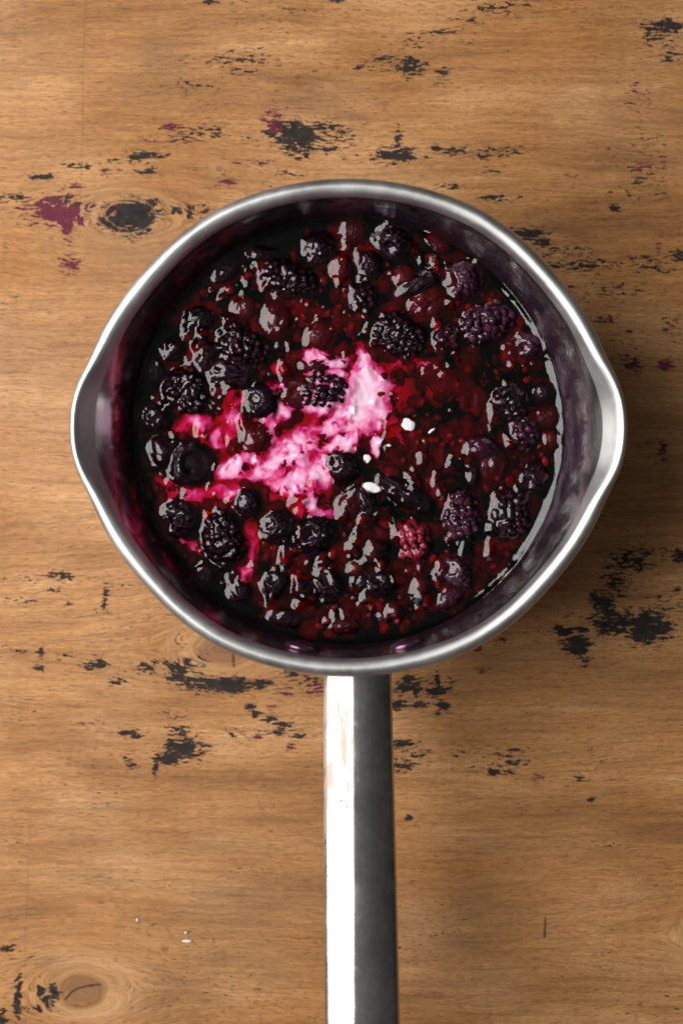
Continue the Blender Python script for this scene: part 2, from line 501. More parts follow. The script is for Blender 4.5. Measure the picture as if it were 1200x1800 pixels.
def steel(name, rough, scr, stained=False, smear=False):
    m = new_mat(name)
    t = NT(m)
    obj = t.n('ShaderNodeTexCoord').outputs['Object']
    br = t.noise(t.vec(obj, scr), 1, 3, .6)
    sm = t.noise(obj, 55, 4, .6)
    col = t.ramp(sm, [(.3, (.50, .495, .485)), (.7, (.64, .635, .625))])
    r = t.math('ADD', rough, t.math('ADD', t.rng(sm, .35, .75, -.03, .09), t.rng(br, .3, .7, -.03, .04)))
    h = t.math('ADD', t.math('MULTIPLY', br, .5), t.math('MULTIPLY', sm, .3))
    metal = 1.0
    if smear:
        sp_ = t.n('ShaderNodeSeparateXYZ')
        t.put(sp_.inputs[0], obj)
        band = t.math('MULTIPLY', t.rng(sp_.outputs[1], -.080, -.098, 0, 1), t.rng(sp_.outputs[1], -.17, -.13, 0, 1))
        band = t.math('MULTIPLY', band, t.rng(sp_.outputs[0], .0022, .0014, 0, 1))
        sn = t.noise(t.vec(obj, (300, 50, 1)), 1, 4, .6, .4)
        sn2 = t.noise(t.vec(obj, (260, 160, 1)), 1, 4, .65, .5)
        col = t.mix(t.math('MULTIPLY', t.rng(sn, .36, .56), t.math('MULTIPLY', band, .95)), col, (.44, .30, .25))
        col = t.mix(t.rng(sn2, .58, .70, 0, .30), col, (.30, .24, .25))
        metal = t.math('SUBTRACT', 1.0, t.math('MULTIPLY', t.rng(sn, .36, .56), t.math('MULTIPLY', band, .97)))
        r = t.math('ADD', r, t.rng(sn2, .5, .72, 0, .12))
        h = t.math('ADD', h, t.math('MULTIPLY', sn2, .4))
    if stained:
        sep = t.n('ShaderNodeSeparateXYZ')
        t.put(sep.inputs[0], obj)
        z = sep.outputs[2]
        ang = t.math('ARCTAN2', sep.outputs[1], sep.outputs[0])
        cv = t.n('ShaderNodeCombineXYZ')
        t.put(cv.inputs[0], t.math('MULTIPLY', ang, 5.0))
        t.put(cv.inputs[1], t.math('MULTIPLY', z, 60.0))
        st = t.noise(cv.outputs[0], 2.6, 5, .65, .6)
        st2 = t.noise(obj, 420, 3, .6)
        # film of juice: heavy near the juice line, patchy above, gone on the flare of the spouts
        lvl = t.rng(z, ZL + .003, HR - .006, .44, .10)
        rad = t.n('ShaderNodeVectorMath', operation='LENGTH')
        flat = t.n('ShaderNodeCombineXYZ')
        t.put(flat.inputs[0], sep.outputs[0])
        t.put(flat.inputs[1], sep.outputs[1])
        t.put(rad.inputs[0], flat.outputs[0])
        lip = t.rng(rad.outputs['Value'], .0868, .0895, 0, .6)
        lvl = t.math('ADD', lvl, t.rng(z, HR - .0065, HR - .0050, 0, .34))
        f = t.math('ADD', t.math('ADD', st, t.math('MULTIPLY', st2, .25)), t.math('SUBTRACT', lvl, lip))
        f = t.rng(f, .66, .88, 0, 1)
        col = t.mix(t.math('MULTIPLY', f, .93), col, t.mix(st2, (.045, .012, .030), (.135, .040, .100)))
        metal = t.math('SUBTRACT', 1.0, t.math('MULTIPLY', f, .12))
        r = t.math('ADD', r, t.math('MULTIPLY', f, .06))
        h = t.math('ADD', h, t.math('MULTIPLY', f, .5))
    p = t.principled(Base_Color=col, Metallic=metal, Roughness=r, Normal=t.bump(h, .05 if smear else .10, .0005))
    t.surface(p.outputs[0])
    return m


M_rim = steel('steel_rim', .44, (300, 300, 1500))
M_body = steel('steel_body', .15, (120, 120, 2600), stained=True)
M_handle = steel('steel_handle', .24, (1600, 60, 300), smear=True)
M_rivet = steel('steel_rivet', .22, (500, 500, 500))

NTH = 720
th = np.arange(NTH) / NTH * 2 * math.pi
# angle away from the nearer spout axis (spouts at theta 0 and pi), in degrees
dev = np.degrees(np.minimum(np.abs((th + math.pi) % (2 * math.pi) - math.pi), math.pi - np.abs((th + math.pi) % (2 * math.pi) - math.pi)))
R_out = np.interp(dev, [0, 4, 8, 11, 14, 17, 21, 27, 33, 40, 50, 58, 69, 78, 90], [491, 490, 486, 480.5, 474, 470.5, 468, 463, 457.5, 453.5, 452, 450.5, 445, 441.5, 440]) * .205e-3
ker = np.exp(-np.linspace(-2, 2, 17) ** 2)
ker /= ker.sum()
R_out = np.convolve(np.concatenate([R_out[-8:], R_out, R_out[:8]]), ker, 'valid')
W = 1 - sstep(4, 23, dev)
mm = 1e-3
pl = np.array([(80.9, -30), (81.6, -20), (82.5, -12), (83.1, -7), (83.5, -4.4), (83.75, -2.2), (84.7, -.8), (86.8, 0), (88.7, -.7), (89.7, -1.9), (90.0, -3.8), (89.4, -5.4), (88.0, -5.8)])
ps = np.array([(81.2, -30), (83.0, -22), (86.0, -15), (89.3, -10.5), (92.6, -6.6), (95.6, -3.3), (97.4, -1.3), (98.9, -.2), (100.0, -.5), (100.6, -1.4), (100.66, -2.6), (100.1, -3.6), (98.9, -4.0)])


def catmull(pts, n):
    """pts (k,NTH,2) -> subdivided"""
    out = []
    K = len(pts)
    for i in range(K - 1):
        p0, p1, p2, p3 = pts[max(i - 1, 0)], pts[i], pts[i + 1], pts[min(i + 2, K - 1)]
        for j in range(n):
            u = j / n
            out.append(.5 * ((2 * p1) + (-p0 + p2) * u + (2 * p0 - 5 * p1 + 4 * p2 - p3) * u * u + (-p0 + 3 * p1 - 3 * p2 + p3) * u ** 3))
    out.append(pts[-1])
    return np.array(out)


prof = pl[:, None, :] * (1 - W)[None, :, None] + ps[:, None, :] * W[None, :, None]       # (13,NTH,2) mm
cur_out = prof[10, :, 0]
shift = R_out * 1e3 - cur_out
fall = np.array([.0, .15, .45, .7, .85, 1, 1, 1, 1, 1, 1, 1, 1])
prof[:, :, 0] += shift[None, :] * fall[:, None]
NS = 5
sub = catmull(prof, NS)
split = 4 * NS
rimp = sub[split:]
wallp = sub[:split + 1]


def lathe(name, pr, mat, zbase=HR):
    n = len(pr)
    r = pr[:, :, 0] * mm
    z = pr[:, :, 1] * mm + zbase
    V = np.stack([r * np.cos(th)[None], r * np.sin(th)[None], z], 2).transpose(1, 0, 2).reshape(-1, 3)
    me = mesh_np(name, V, grid_faces(NTH, n, True))
    return link(name, me, mat, pan)


# inner and outer shell of the body in one closed surface
zb = -HR * 1e3


def ringp(r, z):
    return np.stack([np.full(NTH, float(r)), np.full(NTH, float(z))], 1)[None]


inner_low = np.concatenate([ringp(.01, zb + 3), ringp(40, zb + 3), ringp(74, zb + 3), ringp(77, zb + 4.2), ringp(78.8, zb + 7), ringp(79.4, zb + 12), ringp(80.2, -48)])
tuck = np.stack([rimp[1] - np.array([0, .10]), rimp[2] - np.array([0, .22]), rimp[3] - np.array([0, .40])])   # runs on a little under the rim
inn = np.concatenate([inner_low, wallp, tuck])
outer = wallp[::-1].copy()
outer[:, :, 0] += 1.1
outer[0] = wallp[-1] + np.array([.9, -1.2])
outer_low = np.concatenate([ringp(81.3, -48), ringp(80.5, zb + 10), ringp(79.6, zb + 5), ringp(77.6, zb + 1.6), ringp(74, zb + .3), ringp(40, zb + .3), ringp(.01, zb + .3)])
lathe('pot_body', np.concatenate([inn, outer, outer_low])[::-1], M_body)
lathe('rim', rimp[::-1], M_rim)

# ---- handle
sec = np.array([(-1.0, -7.8), (-.995, -5.2), (-.97, -4.1), (-.92, -3.45), (-.84, -2.9), (-.70, -2.2), (-.52, -1.42), (-.34, -.70), (-.22, -.26), (-.17, -.11), (-.135, -.03), (-.10, 0), (0, -.08), (.18, -.50), (.36, -1.3),
                (.54, -2.4), (.70, -3.6), (.83, -4.75), (.93, -5.75), (.985, -6.6), (1.0, -8.4), (.97, -10.4), (.84, -12.4), (.55, -13.4), (0, -13.7), (-.55, -13.2), (-.86, -12), (-.98, -10)])
st_py = np.array([1166, 1176, 1186, 1196, 1210, 1240, 1300, 1400, 1500, 1600, 1700, 1800, 1900, 1980, 2020, 2040, 2050])
rings = []
for y in st_py:
    f = (y - 1190) / (1800 - 1190)
    z = .0845 + .0135 * f
    xl, xr = 568 + 2 * f, 688 + 15 * f
    if y < 1200:
        xl += (1200 - y) * .12
    sh = 1.0
    if y > 1960:
        sh = math.sqrt(max(0.02, 1 - ((y - 1960) / 92) ** 2))
    cx, hw_ = (xl + xr) / 2, (xr - xl) / 2 * sh
    ring_ = []
    for (u, h) in sec:
        # crease drifts slightly left along the handle
        uu = u - .07 * f * (1 - u * u)
        zz = z + (h + 6) * mm * (sh if sh < 1 else 1) - 6 * mm
        p = P(cx + uu * hw_, y, zz)
        ring_.append((p.x - PCX, p.y - PCY, p.z))
    rings.append(ring_)
Vh = np.array(rings)
ns, nc = Vh.shape[:2]
# close section loop: u = section (wrap), v = stations
Vg = Vh.transpose(1, 0, 2).reshape(-1, 3)
Fh = grid_faces(nc, ns, True)
hm = mesh_np('handle', Vg, Fh)
bm = bmesh.new()
bm.from_mesh(hm)
bmesh.ops.holes_fill(bm, edges=[e for e in bm.edges if e.is_boundary])
bmesh.ops.recalc_face_normals(bm, faces=bm.faces)
bm.to_mesh(hm)
bm.free()
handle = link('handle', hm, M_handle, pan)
# short bracket that carries the handle on the wall
bm = bmesh.new()
bmesh.ops.create_cube(bm, size=1)
for v in bm.verts:
    v.co.x *= .019
    v.co.y *= .012
    v.co.z *= .010
bmesh.ops.bevel(bm, geom=bm.edges[:], offset=.002, segments=3, affect='EDGES')
bme = bpy.data.meshes.new('handle_bracket')
bm.to_mesh(bme)
bm.free()
for p_ in bme.polygons:
    p_.use_smooth = True
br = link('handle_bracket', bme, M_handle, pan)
br.location = (.0035, -.0883, HR - .0235)
# juice specks on the handle
speck_mat = new_mat('dried_juice')
t = NT(speck_mat)
t.surface(t.principled(Base_Color=(.10, .012, .05), Roughness=.35).outputs[0])
bm = bmesh.new()
for (x, y, r) in [(577, 1404, .9), (583, 1402, .8), (590, 1401, 1.0), (599, 1408, 1.6), (594, 1410, .9), (579, 1412, 1.0), (586, 1413, 1.1), (592, 1420, 1.0), (601, 1417, 1.1), (610, 1417, 1.3), (605, 1424, .8), (586, 1422, .8), (597, 1441, .7), (644, 1213, 2.0)]:
    f = (y - 1190) / 610
    u = (x - (628 + 8.5 * f)) / (60 + 6.5 * f)
    u = u + .07 * f * (1 - u * u)
    hh = np.interp(u, sec[:21, 0], sec[:21, 1])
    p = P(x, y, .0845 + .0135 * f + hh * mm + .00008)
    bmesh.ops.create_icosphere(bm, subdivisions=1, radius=1, matrix=Matrix.Translation((p.x - PCX, p.y - PCY, p.z)) @ Matrix.Diagonal((r * .00026, r * .00026, .00015, 1)))
sme = bpy.data.meshes.new('juice_specks')
bm.to_mesh(sme)
bm.free()
so = link('juice_specks', sme, speck_mat, pan)
so['kind'] = 'stuff'

# ---- rivets inside the wall
for (x, y) in [(530, 1137), (716, 1133)]:
    a = math.atan2(-(y - 751), x - 612)
    V, F = ico(3)
    V = V.copy()
    V = V * np.array([2.4, 6.6, 5.4]) * mm
    me = mesh_np('rivet', V, F)
    o = link('rivet', me, M_body, pan)
    rr = 82.3 * mm
    o.location = (rr * math.cos(a), rr * math.sin(a), HR - .0135)
    o.rotation_euler = (0, 0, a)

# ================================================================== berries: layout
SL = KPX * (CZ - ZL)


def wet(name, c0, c1, rough=.16, coat=1.0, bump_scale=500, bump=.25, sub=0.0, spec=.5):
    m = new_mat(name)
    t = NT(m)
    obj = t.n('ShaderNodeTexCoord').outputs['Object']
    rnd = t.n('ShaderNodeObjectInfo').outputs['Random']
    off = t.n('ShaderNodeVectorMath', operation='ADD')
    t.put(off.inputs[0], obj)
    t.put(off.inputs[1], rnd)
    nz = t.noise(off.outputs[0], 220, 4, .6)
    f = t.math('ADD', t.rng(nz, .3, .7, -.25, .25), rnd, clamp=True)
    col = t.mix(f, c0, c1)
    bn = t.noise(off.outputs[0], bump_scale, 3, .6, .8)
    p = t.principled(Base_Color=col, Roughness=rough, Normal=t.bump(bn, bump, .0006))
    p.inputs['Coat Weight'].default_value = coat
    p.inputs['Coat Roughness'].default_value = .04
    p.inputs['Specular IOR Level'].default_value = .12
    p.inputs['Coat Weight'].default_value = 0
    if sub:
        p.inputs['Subsurface Weight'].default_value = sub
        p.inputs['Subsurface Radius'].default_value = (.9, .06, .05)
        p.inputs['Subsurface Scale'].default_value = .0012
    t.surface(p.outputs[0])
    return m


M_black = wet('blackberry_flesh', (.006, .0015, .004), (.020, .003, .010), .30, .25, 900, .35)
M_blackr = wet('blackberry_purple', (.022, .005, .014), (.060, .010, .034), .28, .25, 900, .35)
M_red = wet('raspberry_flesh', (.16, .010, .025), (.36, .030, .065), .28, .25, 900, .35)
M_blue = wet('blueberry_skin', (.005, .003, .005), (.016, .005, .010), .30, .25, 600, .45)
M_blued = wet('blueberry_plum', (.020, .006, .014), (.050, .012, .030), .30, .25, 600, .40)
M_bred = wet('blueberry_red', (.036, .003, .003), (.085, .006, .006), .30, .2, 500, .25)
M_drup = wet('loose_drupelet_flesh', (.05, .003, .003), (.26, .012, .010), .22, .25, 500, .10)
M_pulp = wet('pulp', (.03, .002, .003), (.20, .008, .008), .4, 0, 300, .2)
M_core = wet('berry_core', (.006, .002, .004), (.016, .003, .007), .35, .2, 500, .3)

solids = []     # ('s', x, y, z, r) spheres or ('m', object) meshes: what the juice film drapes over
menis = []      # x, y, a, b, rot, height(m), length(m), inside level
avoid = []


def ell_add(x, y, a, b, rot, h=.0007, lam=.0011):
    menis.append((x, y, a, b, rot, h, lam))
    avoid.append((x, y, a, b, rot))


# ---- drupelet meshes shared by all blackberries
DR = []
for i in range(6):
    V, F = ico(3)
    d = 1 + .34 * (fbm(V[:, 0] * 1.6 + 3 * i, V[:, 1] * 1.6, V[:, 2] * 1.6, oct=2, seed=60 + i) - .5) * 2
    # slight dimple at the tip
    d -= .10 * np.exp(-((1 - V[:, 2]) / .06) ** 1) * (i % 2)
    DR.append((V * d[:, None] * np.array([1, 1, 1.08]), F))
_dmesh = {}


def drup_mesh(i, mat):
    k = (i, mat.name)
    if k not in _dmesh:
        me = mesh_np('drupelet', *DR[i])
        me.materials.append(mat)
        _dmesh[k] = me
    return _dmesh[k]


def blackberry(px, py, lpx, wpx, ang, emer, label, mat=M_black, name='blackberry', rd=1.45, flat=.85, sag=1.0):
    """lpx,wpx length and width in photo pixels; ang degrees (photo, clockwise down); emer mm above the juice"""
    a, b = lpx * SL / 2 - rd * mm * .45, wpx * SL / 2 - rd * mm * .45
    c = b * flat
    rot = -math.radians(ang)
    p = P(px, py, ZL)
    emer = emer * .55
    top = ZL + emer * mm
    zc = top - c - rd * mm * .5
    root = bpy.data.objects.new(name, None)
    COL.objects.link(root)
    root.empty_display_size = .005
    root.location = (p.x, p.y, zc)
    root.rotation_euler = (0, 0, rot)
    tag(root, label, 'raspberry' if name == 'raspberry' else 'blackberry', 'large berries in the pan')
    V, F = ico(3)
    me = mesh_np('core', V * np.array([a * .93, b * .93, c * .93]), F)
    link('core', me, M_core, root)
    # rows of drupelets round the long axis
    lr = random.Random(int(px * 7 + py))
    sp = rd * 1.72 * mm
    # arc-length stations along the profile
    tt = np.linspace(0, math.pi, 400)
    xs_, rs_ = -a * np.cos(tt), np.sin(tt)
    seg = np.hypot(np.diff(xs_), np.diff(rs_ * b))
    L = np.concatenate([[0], np.cumsum(seg)])
    nrow = max(4, int(round(L[-1] / (sp * .9))))
    for k in range(nrow + 1):
        s = L[-1] * (k + .0) / nrow
        ti = np.interp(s, L, tt)
        r = math.sin(ti)
        circ = 2 * math.pi * r * math.sqrt((b * b + c * c) / 2)
        n = max(1, int(round(circ / sp)))
        ph0 = lr.random() * .3 + (k % 2) * math.pi / max(n, 1)
        for q in range(n):
            ph = ph0 + 2 * math.pi * q / n + lr.uniform(-.12, .12) * (2 * math.pi / n)
            tj = ti + lr.uniform(-.06, .06)
            x = -a * math.cos(tj)
            y = b * r * math.cos(ph)
            z = c * r * math.sin(ph) * sag
            z += lr.uniform(-.25, .15) * mm
            if zc + z < ZL - 1.2 * mm:
                continue
            sq = 1 + .30 * (float(vnoise(np.array([x * 170 + px]), np.array([y * 170]), np.array([z * 170]), seed=5)[0]) - .5)   # cooked and slumped
            x, y, z = x * sq, y * sq, z * sq
            nrm = Vector((x / a ** 2, y / b ** 2, z / c ** 2)).normalized()
            o = link('drupelet', drup_mesh(lr.randrange(6), mat), None, root)
            sc = rd * mm * lr.uniform(.74, 1.22)
            o.location = (x, y, z)
            o.rotation_euler = (nrm.to_track_quat('Z', 'X') @ Matrix.Rotation(lr.random() * 6.28, 4, 'Z').to_quaternion()).to_euler()
            o.scale = (sc, sc * lr.uniform(.86, 1.14), sc * lr.uniform(.8, 1.05))
            solids.append(('s', p.x + x * math.cos(rot) - y * math.sin(rot), p.y + x * math.sin(rot) + y * math.cos(rot), zc + z, sc))
    # waterline
    q = max(.0, min(1.0, (ZL - zc) / c)) if ZL > zc else 0
    k_ = math.sqrt(max(.30, 1 - q * q))
    ell_add(p.x, p.y, (a + rd * mm * .55) * k_, (b + rd * mm * .55) * k_, rot)
    return root


def blueberry(px, py, dpx, emer, label, mat=M_blue, crown=None, wr=.05, flat=.85, stretch=1.0, ang=0, seed=0, name='blueberry', cat='blueberry', ridge=7.0, sub=5, group='small berries in the pan'):
    """crown = (tilt degrees from up, azimuth degrees in the photo, size) or None"""
    emer = emer * .50
    r = dpx * SL / 2 * 1.06
    a, b = r * stretch, r / math.sqrt(stretch)
    rot = -math.radians(ang)
    p = P(px, py, ZL)
    c = r * flat
    zc = ZL + emer * mm - c
    V, F = ico(sub)
    s = 31 * seed + px
    n1 = fbm(V[:, 0] * 1.5 + s, V[:, 1] * 1.5, V[:, 2] * 1.5, oct=3, seed=3)
    n2 = fbm(V[:, 0] * ridge * .6 + s, V[:, 1] * ridge * 1.3, V[:, 2] * ridge, oct=3, seed=8)
    d = 1 + .22 * (n1 - .5) - wr * np.abs(n2 - .5) * 5 + wr * .6
    axis = None
    if crown:
        ti, az, cs = math.radians(crown[0]), -math.radians(crown[1]) - rot, crown[2]
        axis = np.array([math.sin(ti) * math.cos(az), math.sin(ti) * math.sin(az), math.cos(ti)])
        an = np.arccos(np.clip(V @ axis, -1, 1))
        e1 = np.cross(axis, [.3, .9, .2])
        e1 /= np.linalg.norm(e1)
        e2 = np.cross(axis, e1)
        phi = np.arctan2(V @ e2, V @ e1)
        d += .05 * np.exp(-((an - cs) / .11) ** 2) * (1 + .35 * np.cos(5 * phi)) - .16 * (1 - sstep(cs * .55, cs * .98, an))
        d += .025 * wr / .05 * np.cos(17 * phi + 5 * n1) * np.exp(-((an - cs * 1.9) / .5) ** 2) * sstep(cs, cs * 1.4, an)
    VV = V * d[:, None] * np.array([a, b, c])
    me = mesh_np(name, VV, F)
    o = link(name, me, mat)
    solids.append(('m', VV, F, p.x, p.y, zc, rot, max(a, b) * 1.25))
    o.location = (p.x, p.y, zc)
    o.rotation_euler = (0, 0, rot)
    tag(o, label, cat, group)
    if crown:
        # five-lobed calyx standing round the hollow
        nu = 60
        vv = []
        for i in range(nu):
            f = 2 * math.pi * i / nu
            lobe = max(0, math.cos(2.5 * f)) if False else abs(math.cos(2.5 * f))
            for (k, lift) in ((.80, .88), (.98, .985), (1.12 + .16 * lobe, 1.05 + .10 * lobe), (1.16 + .16 * lobe, 1.035 + .09 * lobe), (1.08, .97)):
                q = cs * k
                dirv = axis * math.cos(q) + (e1 * math.cos(f) + e2 * math.sin(f)) * math.sin(q)
                w = 1 + .05 * math.sin(3 * f + s) + .03 * math.sin(11 * f)
                vv.append(dirv * lift * w * np.array([a, b, c]))
        cm = mesh_np('calyx', np.array(vv), grid_faces(nu, 5, True))
        link('calyx', cm, mat, o)
    q = (ZL - zc) / c
    k_ = math.sqrt(max(.12, 1 - min(1, max(q, 0)) ** 2)) if q > 0 else 1
    ell_add(p.x, p.y, a * k_ * 1.0, b * k_ * 1.0, rot)
    return o


def skin(px, py, lpx, wpx, ang, emer, label, mat=M_blue, seed=0):
    return blueberry(px, py, math.sqrt(lpx * wpx), emer, label, mat, None, wr=.22, flat=.55, stretch=math.sqrt(lpx / wpx) ** (4 / 3), ang=ang, seed=seed, name='berry_skin', cat='berry skin', ridge=3.6, group='shrivelled skins in the pan')


# ---- large berries
blackberry(508, 492, 122, 84, 12, 5.0, 'dark blackberry lying in the upper left of the pan, above a round red berry')
blackberry(430, 612, 128, 88, 22, 5.0, 'glossy dark blackberry left of the milk, just above the crumpled skin patch')
blackberry(328, 690, 118, 104, 30, 4.5, 'blackest blackberry nearest the left wall, left of the pink milk')
blackberry(572, 686, 112, 76, 14, 3.4, 'blackberry in the middle of the pan with white milk between its drupelets', flat=.7, rd=1.55)
blackberry(700, 586, 132, 94, 12, 4.6, 'dark blackberry just above the red patch, right of the white milk stream')
blackberry(858, 568, 132, 106, -14, 4.6, 'big purple blackberry near the right wall with a film of juice round it', M_blackr, rd=1.6)
blackberry(786, 596, 62, 48, 18, 2.4, 'small broken blackberry piece tucked against the big purple blackberry', M_blackr)
blackberry(898, 710, 84, 60, 58, 3.8, 'upper half of the long grey-sheened blackberry by the right wall', M_black, rd=1.5)
blackberry(920, 762, 74, 68, 40, 3.8, 'lower end of the long blackberry pair by the right wall', M_blackr, rd=1.7)
blackberry(812, 906, 104, 80, 78, 4.6, 'purple blackberry at lower right, the left of a neighbouring pair', M_blackr, rd=1.6)
blackberry(896, 902, 98, 82, 82, 5.2, 'purple blackberry at lower right with crisp round drupelets, the right of a pair', M_black, rd=1.7)
blackberry(390, 946, 122, 82, 80, 6.0, 'tall black blackberry standing at lower left beside a pink milk streak')
blackberry(728, 948, 92, 72, 84, 4.2, 'bright red raspberry among small berries below the middle of the pan', M_red, 'raspberry', rd=1.7)
blackberry(640, 524, 62, 66, 70, 4.0, 'crumpled dark blackberry piece at the top of the white milk stream')

# ---- blueberries: px, py, d, emer, crown, mat, wr, label
BL = [
    (330, 813, 92, 5.5, (16, 10, .62), M_blue, .035, 'large black blueberry with a clear ring crown at the left of the pink milk'),
    (692, 422, 66, 5.5, (30, 120, .42), M_blue, .10, 'wrinkled dark blueberry near the top wall of the pan'),
    (820, 492, 76, 5.5, (38, 175, .40), M_blued, .06, 'blueberry with radial creases and a star crown at upper right'),
    (752, 528, 92, 4.0, None, M_bred, .02, 'large smooth brown-red blueberry at upper right, left of the star crowned one'),
    (605, 818, 62, 5.0, (30, 190, .44), M_blue, .05, 'small dark blueberry at the lower edge of the white milk'),
    (461, 706, 60, 5.0, (24, 200, .46), M_blue, .05, 'small black blueberry touching the left end of the milk blackberry'),
    (316, 912, 78, 4.5, (34, 160, .40), M_blue, .09, 'crumpled black blueberry at lower left, below the ring crowned one'),
    (490, 928, 64, 4.5, (30, 200, .40), M_blue, .10, 'wrinkled black blueberry right of the tall black blackberry'),
    (556, 938, 78, 5.0, (20, 180, .40), M_blue, .11, 'deeply wrinkled round blueberry below the pink milk'),
    (577, 1030, 56, 4.5, (24, 250, .42), M_blue, .09, 'dark blueberry in the bottom row, third and largest from the left'),
    (486, 1028, 48, 4.2, (26, 230, .40), M_blue, .09, 'dark blueberry in the bottom row, leftmost of that row'),
    (531, 1036, 36, 3.2, None, M_blue, .12, 'little dark blueberry in the bottom row between two larger ones'),
    (667, 1027, 54, 4.5, (24, 240, .44), M_blue, .10, 'blueberry in the bottom row with spiky creases, below the red raspberry'),
    (636, 1024, 30, 3.0, None, M_blue, .08, 'tiny dark blueberry in the bottom row beside the spiky creased one'),
    (806, 1006, 62, 4.8, (26, 200, .46), M_blued, .10, 'plum coloured wrinkled blueberry below the lower right blackberry pair'),
    (933, 608, 52, 4.6, (30, 170, .42), M_blued, .07, 'purple blueberry against the right wall below the big purple blackberry'),
    (962, 732, 44, 3.0, None, M_bred, .03, 'round red berry right of the long grey-sheened blackberry, by the wall'),
    (970, 772, 30, 2.6, None, M_bred, .03, 'small red berry by the right wall, lower of two red ones'),
    (868, 816, 96, 2.6, None, M_bred, .02, 'large sunken dull red berry below the long blackberry, under a skin flap'),
    (942, 838, 56, 4.4, (34, 150, .42), M_blue, .09, 'half red blueberry with creases by the lower right wall'),
    (951, 835, 22, 4.8, None, M_bred, .02, 'tiny bright red berry on the creased blueberry at the right wall'),
    (486, 562, 72, 4.0, None, M_bred, .03, 'smooth rusty red berry between the two dark upper left blackberries'),
    (430, 541, 44, 3.2, None, M_bred, .02, 'small round red berry beside a white crescent gleam at upper left'),
    (524, 690, 92, 2.8, None, M_bred, .02, 'sunken red berry behind the left end of the milk blackberry'),
    (450, 768, 78, 3.6, None, M_bred, .03, 'dark red-brown berry standing in the pink milk below the small black blueberry'),
    (612, 888, 66, 3.6, None, M_bred, .03, 'smooth brown-red berry below the small dark blueberry at the milk edge'),
    (436, 884, 46, 4.0, None, M_blue, .14, 'crumpled dark berry between pink milk and the tall black blackberry'),
    (268, 732, 58, 3.6, None, M_blue, .14, 'crumpled black berry pressed to the left wall with bright gleams'),
    (285, 790, 52, 3.4, None, M_blue, .10, 'black berry at the left wall just above the ring crowned blueberry'),
    (652, 466, 48, 4.2, (40, 200, .4), M_blue, .10, 'small dark creased blueberry upper middle, left of the brown-red one'),
    (562, 436, 60, 3.8, None, M_blue, .14, 'crumpled dark berry near the top wall, left of centre'),
    (622, 404, 52, 3.8, None, M_bred, .04, 'dull red berry against the top wall in the middle'),
    (694, 1074, 34, 3.0, None, M_bred, .06, 'small split red berry near the bottom wall'),
    (740, 1030, 30, 3.0, None, M_bred, .05, 'small red berry right of the spiky creased blueberry'),
    (658, 968, 40, 3.4, None, M_bred, .04, 'pinkish red berry left of the red raspberry'),
    (626, 1000, 26, 2.8, None, M_bred, .02, 'tiny pinkish red berry above the bottom row'),
    (420, 1044, 46, 2.8, None, M_blue, .13, 'dark crumpled berry at the lower left wall below the tall blackberry'),
    (360, 1010, 50, 2.2, None, M_blue, .10, 'sunken black berry at the lower left wall, left of the crumpled one'),
    (352, 560, 50, 3.0, None, M_blue, .14, 'crumpled black berry at the upper left, near the wall'),
    (304, 612, 46, 2.6, None, M_blue, .14, 'black berry at the left wall above the blackest blackberry'),
    (600, 470, 52, 3.6, None, M_bred, .08, 'knobbly red berry in the upper middle among loose drupelets'),
    (560, 590, 56, 3.4, None, M_bred, .04, 'red berry just above the upper edge of the milk'),
    (710, 486, 44, 3.4, None, M_bred, .04, 'small red berry below the wrinkled blueberry at the top'),
    (955, 690, 36, 3.0, None, M_blue, .12, 'small dark crumpled berry by the right wall beside the long blackberry'),
]
for i, (x, y, d_, e_, cr, mt, wr_, lab) in enumerate(BL):
    if mt is M_bred and d_ > 40:
        e_, wr_ = e_ * .62, wr_ + .045
    blueberry(x, y, d_, e_, lab, mt, cr, wr_, seed=i, flat=.82 if d_ > 40 else .9, stretch=1.0 + .12 * random.random(), ang=random.uniform(0, 180))

# ---- shrivelled skins
skin(402, 656, 80, 48, 12, 3.0, 'crumpled glossy skin patch below the left blackberries with big grey gleams', seed=1)
skin(642, 880, 50, 26, 64, 3.2, 'folded dark skin with a white milk drop on its upper end', seed=2)
skin(712, 868, 104, 34, 30, 2.6, 'long shrivelled dark skin right of the milk drop, lower middle', seed=3)
skin(738, 500, 60, 24, -24, 4.0, 'dark skin flap lying on the left side of the brown-red blueberry', seed=4)
skin(848, 788, 58, 34, 14, 3.2, 'torn grey-purple skin flap above the sunken dull red berry', M_blued, seed=5)
skin(360, 628, 40, 58, 10, 2.6, 'skin scrap left of the dark blackberry with two bright gleams', seed=6)
skin(832, 830, 22, 50, 8, 1.8, 'narrow dark skin strip beside the sunken dull red berry', seed=7)
skin(560, 640, 60, 24, -10, 1.4, 'thin skin strip crossing the top of the milk', M_bred, seed=8)

skin(272, 650, 40, 26, 70, 2.6, 'tiny black skin scrap at the left wall above the crumpled black berry', seed=9)
skin(398, 476, 48, 26, -40, 2.4, 'black skin scrap near the upper left wall, left of the topmost blackberry', seed=10)
skin(455, 446, 40, 22, 10, 2.2, 'small black skin scrap just above the upper left blackberry', seed=11)
skin(290, 985, 46, 26, 50, 2.2, 'black skin scrap at the lower left wall below the crumpled blueberry', seed=12)
skin(500, 1086, 54, 26, 8, 2.2, 'dark skin scrap near the bottom wall, left of the handle', seed=13)
skin(606, 1098, 44, 24, -12, 2.4, 'dark skin scrap near the bottom wall, straight above the handle', M_bred, seed=14)
skin(790, 1052, 46, 24, -35, 2.4, 'dark skin scrap at the lower right below the plum coloured blueberry', M_blued, seed=15)
skin(256, 870, 36, 24, 80, 2.4, 'narrow black skin scrap at the left wall beside the ring crowned blueberry', seed=16)
